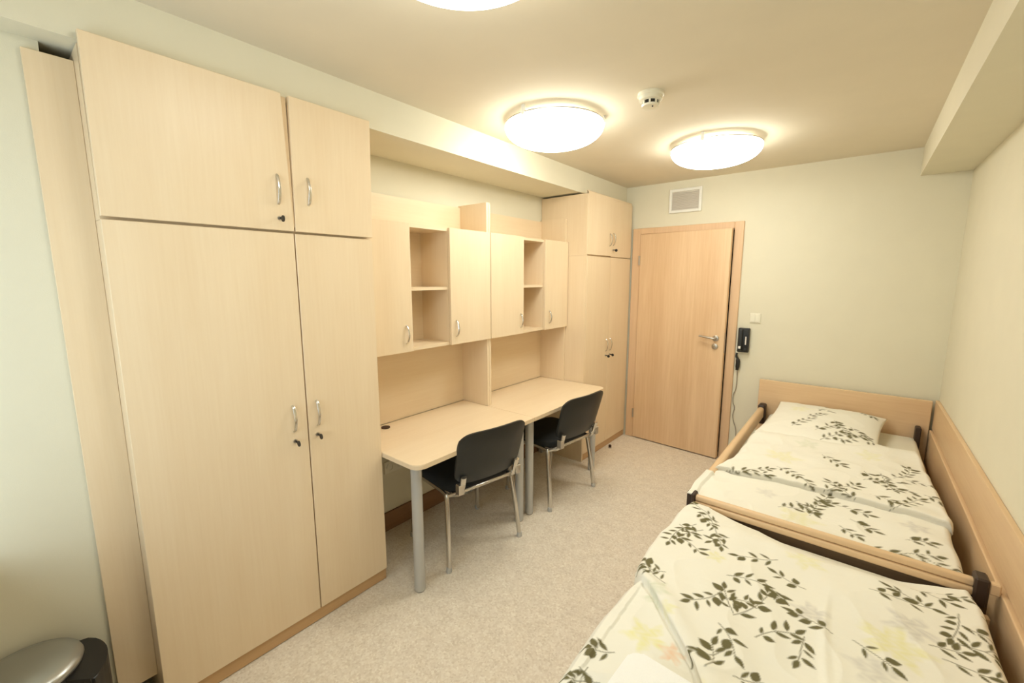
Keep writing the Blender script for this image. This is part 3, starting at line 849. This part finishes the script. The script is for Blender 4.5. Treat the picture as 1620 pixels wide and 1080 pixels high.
# a lengthwise crease and the sag below the foot rail of the other bed
Z += 0.006 * np.exp(-((X - 1.93 - 0.05 * np.sin(V * 3)) / 0.012) ** 2) * smooth(1.75, 1.5, V)
sag = smooth(0.18, 0.0, 2.02 - V) * np.sin(np.pi * np.clip((X - 1.42) / 0.86, 0, 1)) ** 0.8
Z -= 0.072 * sag
ed = np.minimum(np.minimum((X - xlft), (xrgt - X)), np.minimum(V - 0.045, Y2 - 0.028 - V))
Z -= 0.05 * (1 - np.sqrt(np.clip(1 - (1 - np.clip(ed / 0.03, 0, 1)) ** 2, 0, 1)))
Z = np.maximum(Z, 0.519)
Z = np.where(X < 1.375, np.maximum(Z, 0.578 - 0.03 * (1 - np.clip((X - xlft) / 0.02, 0, 1))), Z)
cr_at = lambda y: np.interp(y, [0.05, 0.60, 0.90, 1.059, 1.113, 1.206, 1.293, 1.337, 1.38, 1.3801], [1.80, 1.75, 1.70, 1.652, 1.616, 1.525, 1.445, 1.391, 1.32, 1.2])
NEAR = [(a + 0.02 * (a > cr_at(b)), b, c + 0.02 * (c > cr_at(d)), d) for a, b, c, d in NEAR]
colr = paint((X + 0.02 * up).ravel(), V.ravel(), NEAR, 0.041, BLN, 4, 0.0018)
Xs = X - 0.016 * smooth(0.0, 0.010, dcr) * smooth(0.06, 0.012, dcr) * (V < 1.36) * smooth(1.36, 1.30, V)
tt = np.linspace(1, 0, 26)[:-1][None, :]                        # the left hem hangs down beside the mattress
Xd = xlft[:, :1] - 0.004 - 0.010 * np.sin(tt * 2.2) * vnoise(V[:, :1] * 7, V[:, :1] * 0 + 1, 77)
Zd = Z[:, :1] - tt * 0.165
Vd = np.repeat(V[:, :1], 25, axis=1)
cd = paint((xlft[:, :1] - tt * 0.165).ravel(), Vd.ravel(), [(1.28, 0.3, 1.20, 0.42), (1.25, 0.9, 1.19, 1.0), (1.27, 1.5, 1.2, 1.62)], 0.041, [], 5, 0.002)
nr = len(ys)
colr = np.concatenate([cd.reshape(nr, 25, 4), colr.reshape(nr, -1, 4)], axis=1).reshape(-1, 4)
Xs = np.concatenate([Xd, Xs], axis=1); Z = np.concatenate([Zd, Z], axis=1); V = np.concatenate([Vd, V], axis=1)
dn = grid_mesh('duvet', Xs, V, Z, colr, M_print, None, (1.81, 1.0, 0.52))
tag(dn, 'leaf-print duvet with a folded corner on the nearest bed', 'duvet', 'leaf-print duvets')
sm = dn.modifiers.new('thickness', 'SOLIDIFY'); sm.thickness = 0.006; sm.offset = -1

# pillow on the far bed, leaning on the headboard
nu, nv = 110, 120
def pillow_side(s):
    b, a = np.meshgrid(np.linspace(-1, 1, nv), np.linspace(-1, 1, nu), indexing='ij')
    wdt, dep = 0.335, 0.40
    pin = 1 - 0.07 * (1 - b * b) ; pin2 = 1 - 0.06 * (1 - a * a)
    X = a * wdt * pin; Y = b * dep * pin2
    th = 0.062 * np.clip((1 - np.abs(a) ** 2.6), 0, 1) ** 0.55 * np.clip((1 - np.abs(b) ** 2.6), 0, 1) ** 0.55
    Z = s * th * (1.0 if s > 0 else 0.55)
    if s > 0:
        Z = Z + wrinkles(X + 3, Y + 2, 0.012, 51) * np.clip(th / 0.03, 0, 1)
    return X, Y, Z
PXc, PYc = 1.745, 3.655
verts, cols = [], []
Xa, Ya, Za = pillow_side(1)
Xb, Yb, Zb_ = pillow_side(-1)
def place(X, Y, Z):
    tilt = 0.06
    rz = math.radians(-4)
    xx = X * math.cos(rz) - Y * math.sin(rz) + PXc
    yy = X * math.sin(rz) + Y * math.cos(rz) + PYc
    return xx, yy, Z + 0.573 + (Y + 0.4) * tilt
ca, sa = math.cos, math.sin
xa, ya_, za = place(Xa, Ya, Za)
xb, yb_, zb_ = place(Xb, Yb, Zb_)
cA = paint(xa.ravel(), ya_.ravel(), PILLOW, 0.042, [(1.6, 3.8, 0.07, YEL, .4)], 8, 0.004)
# one closed mesh: upper and lower shells share their rim
n1 = nu * nv
co = np.concatenate([np.stack([xa.ravel(), ya_.ravel(), za.ravel()], 1), np.stack([xb.ravel(), yb_.ravel(), zb_.ravel()], 1)])
co -= np.array([PXc, PYc, 0.52])
idx = np.arange(n1).reshape(nv, nu)
f1 = np.stack([idx[:-1, :-1].ravel(), idx[:-1, 1:].ravel(), idx[1:, 1:].ravel(), idx[1:, :-1].ravel()], 1)
f2 = f1[:, ::-1] + n1
me = bpy.data.meshes.new('pillow')
me.from_pydata(co.tolist(), [], np.concatenate([f1, f2]).tolist())
at = me.color_attributes.new('print', 'FLOAT_COLOR', 'POINT')
at.data.foreach_set('color', np.concatenate([cA, np.tile(np.append(CLOTH, 1), (n1, 1))]).astype(np.float32).ravel())
bmp = bmesh.new(); bmp.from_mesh(me); bmesh.ops.remove_doubles(bmp, verts=bmp.verts, dist=0.0004); bmp.to_mesh(me); bmp.free()
me.polygons.foreach_set('use_smooth', [True] * len(me.polygons))
me.materials.append(M_print)
pl = bpy.data.objects.new('pillow', me); link(pl); pl.location = (PXc, PYc, 0.52)
tag(pl, 'leaf-print pillow leaning on the headboard of the bed by the door wall', 'pillow')

# folded white towel on the near bed
bm = bmesh.new()
t = thing('towel', 'folded white towel lying on the nearest bed', 'towel', (1.585, 0.83, 0.612), math.radians(-3))
for k in range(3):
    b2 = bmesh.new()
    add_prism(b2, rounded_rect(-0.115 + 0.004 * k, 0.115 - 0.002 * k, -0.20, 0.170 - 0.004 * k, (0.03,) * 4), k * 0.012, k * 0.012 + 0.0135)
    es = [e for e in b2.edges if abs(e.verts[0].co.z - e.verts[1].co.z) < 1e-6]
    bmesh.ops.bevel(b2, geom=es, offset=0.005, segments=3, affect='EDGES')
    part('fold', b2, M_towel, t, 40, local=True)
bm.free()

# ------------------------------------------------------------------ ceiling lamps
def lamp(x, y, label, glass):
    t = thing('ceiling_lamp', label, 'lamp', (x, y, ZC - 0.14), 0, 'round ceiling lamps')
    zr = ZC - 0.040                                          # rim of the glass dish, a gap below the ceiling
    part('base', lathe([(0.0, ZC - 0.0005), (0.150, ZC - 0.0005), (0.152, ZC - 0.006), (0.150, ZC - 0.026), (0.0, ZC - 0.026)], (x, y, 0), 48), M_white, t, 40)
    prof = [(0.0, ZC - 0.027), (0.10, ZC - 0.027), (0.22, zr + 0.001), (0.268, zr)]
    for k in range(1, 15):
        a = math.pi / 2 * k / 14
        prof.append((0.274 * math.cos(a) ** 0.68 if k < 14 else 0.0, zr - 0.004 - 0.098 * math.sin(a)))
    part('glass_shade', lathe(prof, (x, y, 0), 64), glass, t, 60, 'glowing opal glass dish')
    part('rim', lathe([(0.266, zr + 0.0005), (0.274, zr + 0.0005), (0.275, zr + 0.006), (0.266, zr + 0.006)], (x, y, 0), 64), M_nickel, t, 40, 'thin metal rim')
    for k in range(3):
        a = 0.5 + 2.094 * k
        bm = box(0.266, 0.280, -0.010, 0.010, zr - 0.010, ZC - 0.001, 0.002)
        bmesh.ops.transform(bm, matrix=Matrix.Translation((x, y, 0)) @ Matrix.Rotation(a, 4, 'Z'), verts=bm.verts)
        part('clip', bm, M_white, t)
    return t
lamp(0.460, 2.12, 'round lit ceiling lamp in the middle, between the smoke detector and the left beam', M_lamp)
lamp(1.050, 3.13, 'round lit ceiling lamp farthest away, above the floor before the door', M_lamp)
lamp(1.06, 0.81, 'round lit ceiling lamp nearest, cut off by the top edge', M_lamp_dim)

# ------------------------------------------------------------------ smoke detector, vent, phone, switch, socket
sx, sy = 1.005, 2.13
sd = thing('smoke_detector', 'white round smoke detector on the ceiling between the lamps', 'detector', (sx, sy, ZC - 0.06))
part('base', lathe([(0, ZC), (0.060, ZC), (0.062, ZC - 0.012), (0.056, ZC - 0.016), (0, ZC - 0.016)], (sx, sy, 0), 32), M_offwhite, sd, 40)
part('body', lathe([(0, ZC - 0.016), (0.052, ZC - 0.016), (0.054, ZC - 0.032), (0.044, ZC - 0.036), (0, ZC - 0.036)], (sx, sy, 0), 32), M_offwhite, sd, 40)
part('sensor_chamber', lathe([(0, ZC - 0.036), (0.036, ZC - 0.036), (0.036, ZC - 0.052), (0, ZC - 0.052)], (sx, sy, 0), 24), M_black, sd, 40)
part('cap', lathe([(0, ZC - 0.052), (0.041, ZC - 0.052), (0.038, ZC - 0.060), (0, ZC - 0.063)], (sx, sy, 0), 32), M_offwhite, sd, 40)
for k in range(8):
    a = 0.3 + math.pi / 4 * k
    bm = box(0.035, 0.041, -0.004, 0.004, ZC - 0.053, ZC - 0.035)
    bmesh.ops.transform(bm, matrix=Matrix.Translation((sx, sy, 0)) @ Matrix.Rotation(a, 4, 'Z'), verts=bm.verts)
    part('rib', bm, M_offwhite, sd)
part('indicator', lathe([(0, ZC - 0.0605), (0.004, ZC - 0.0605), (0.003, ZC - 0.066), (0, ZC - 0.066)], (sx + 0.015, sy - 0.01, 0), 10), M_black, sd)

vt = thing('air_vent', 'white framed air vent grille on the wall above the door', 'vent', (0.56, D, 2.215))
bm = bmesh.new()
vx0, vx1, vz0, vz1 = 0.420, 0.705, 2.222, 2.432
for a in ((vx0, vx0 + 0.024, vz0, vz1), (vx1 - 0.024, vx1, vz0, vz1), (vx0 + 0.024, vx1 - 0.024, vz0, vz0 + 0.024), (vx0 + 0.024, vx1 - 0.024, vz1 - 0.024, vz1)):
    add_box(bm, a[0], a[1], D - 0.022, D - 0.0005, a[2], a[3], 0.003)
part('frame', bm, M_white, vt)
part('backing', box(vx0 + 0.024, vx1 - 0.024, D - 0.004, D - 0.0005, vz0 + 0.024, vz1 - 0.024), M_slat, vt)
for k in range(11):
    z = vz0 + 0.031 + k * 0.0148
    bm = box(vx0 + 0.024, vx1 - 0.024, -0.0075, 0.0075, -0.0012, 0.0012)
    bmesh.ops.transform(bm, matrix=Matrix.Translation((0, D - 0.012, z)) @ Matrix.Rotation(math.radians(58), 4, 'X'), verts=bm.verts)
    part('slat', bm, M_slat, vt)

ph = thing('intercom_phone', 'black wall intercom phone with hanging plug and cord beside the door', 'phone', (1.125, D, 0.995))
py = D - 0.045
part('housing', box(1.082, 1.168, py, D - 0.0005, 0.998, 1.206, 0.006, 2), M_black, ph, 40)
part('handset_cradle', box(1.087, 1.120, py - 0.018, py, 1.010, 1.198, 0.008, 3), M_shell, ph, 40)
part('label_plate', box(1.140, 1.150, py - 0.002, py, 1.065, 1.135), M_slat, ph, label='pale grey label strip')
part('button', box(1.094, 1.112, py - 0.020, py - 0.017, 1.030, 1.052, 0.001), M_white, ph, label='white button')
part('button', box(1.136, 1.156, py - 0.006, py, 1.016, 1.034, 0.002), M_shell, ph)
part('screen', box(1.128, 1.160, py - 0.003, py, 1.150, 1.188, 0.001), M_shell, ph)
part('plug', tube([(1.080, D - 0.02, 0.985), (1.078, D - 0.02, 0.955), (1.092, D - 0.022, 0.925), (1.094, D - 0.022, 0.88), (1.090, D - 0.02, 0.835)], [0.008, 0.010, 0.017, 0.017, 0.013], 10, 3), M_black, ph, True)
cp = [(1.092, D - 0.015, 0.84), (1.094, D - 0.012, 0.74), (1.090, D - 0.012, 0.66), (1.074, D - 0.012, 0.60), (1.076, D - 0.012, 0.54), (1.092, D - 0.012, 0.49), (1.082, D - 0.012, 0.42), (1.094, D - 0.012, 0.36), (1.118, D - 0.014, 0.28), (1.12, D - 0.016, 0.10), (1.12, D - 0.016, 0.08)]
part('cord', tube(cp, 0.0032, 8, 5), M_cord, ph, True, 'thin grey wavy cord')

sw = thing('light_switch', 'cream double light switch on the wall above the intercom phone', 'switch', (1.195, D, 1.25))
part('plate', box(1.155, 1.237, D - 0.010, D - 0.0005, 1.255, 1.337, 0.003, 2), M_offwhite, sw)
part('rocker', box(1.164, 1.1955, D - 0.014, D - 0.010, 1.264, 1.328, 0.001), M_offwhite, sw)
part('rocker', box(1.1965, 1.228, D - 0.014, D - 0.010, 1.264, 1.328, 0.001), M_offwhite, sw)

so = thing('power_socket', 'white double power socket on the wall under the desk', 'socket', (XB, 1.58, 0.38))
part('plate', box(XB + 0.0005, XB + 0.010, 1.50, 1.655, 0.385, 0.465, 0.002), M_offwhite, so)
for y in (1.54, 1.615):
    part('outlet', lathe([(0, 0.010), (0.026, 0.010), (0.026, 0.014), (0.020, 0.014), (0.020, 0.0105), (0, 0.0105)], (XB, y, 0.425), 20, 'x'), M_offwhite, so, True)

# ------------------------------------------------------------------ waste bin and door stop
bx, by = 0.042, -0.045
wbn = thing('waste_bin', 'steel pedal bin with round lid and black hinge by the white wall', 'bin', (bx, by, 0))
part('body', lathe([(0, 0.012), (0.114, 0.012), (0.118, 0.02), (0.118, 0.43), (0.0, 0.43)], (bx, by, 0), 40), M_black, wbn, 40)
part('base_ring', lathe([(0, 0), (0.120, 0), (0.122, 0.014), (0.116, 0.022), (0, 0.022)], (bx, by, 0), 40), M_black, wbn, 40)
part('rim', lathe([(0.10, 0.43), (0.122, 0.43), (0.122, 0.452), (0.10, 0.452)], (bx, by, 0), 40), M_black, wbn, 40)
part('lid', lathe([(0, 0.452), (0.124, 0.452), (0.127, 0.462), (0.122, 0.473), (0.10, 0.481), (0.05, 0.487), (0, 0.489)], (bx, by, 0), 48), M_steel, wbn, 50)
bm = bmesh.new()                                              # curved hinge housing at the back of the bin
sec = [math.radians(-48 + 96 * k / 10) for k in range(11)]
add_prism(bm, [(0.1175 * math.cos(a), 0.1175 * math.sin(a)) for a in sec] + [(0.178 * math.cos(a * 0.8), 0.178 * math.sin(a * 0.8)) for a in sec[::-1]], 0.20, 0.446)
for v in bm.verts:
    if v.co.z > 0.4 and v.co.xy.length > 0.15: v.co.z -= 0.022
bmesh.ops.bevel(bm, geom=[e for e in bm.edges if min(v.co.xy.length for v in e.verts) > 0.15], offset=0.006, segments=2, affect='EDGES')
bmesh.ops.transform(bm, matrix=Matrix.Translation((bx, by, 0)) @ Matrix.Rotation(math.radians(85), 4, 'Z'), verts=bm.verts)
part('hinge_block', bm, M_black, wbn, 40)
bm = box(0.11, 0.165, -0.03, 0.03, 0.012, 0.022, 0.003)
bmesh.ops.transform(bm, matrix=Matrix.Translation((bx, by, 0)) @ Matrix.Rotation(math.radians(-60), 4, 'Z'), verts=bm.verts)
part('pedal', bm, M_black, wbn)

ds = thing('door_stop', 'tiny brown rubber door stop on the floor before the far wardrobe', 'door stop', (0.116, 3.685, 0))
part('base', lathe([(0, 0.0), (0.017, 0.0), (0.017, 0.004), (0.012, 0.008), (0, 0.008)], (0.116, 3.685, 0), 16), M_nickel, ds, True)
part('bumper', lathe([(0, 0.008), (0.013, 0.008), (0.014, 0.024), (0.009, 0.031), (0, 0.031)], (0.116, 3.685, 0), 16), M_rubber, ds, True)
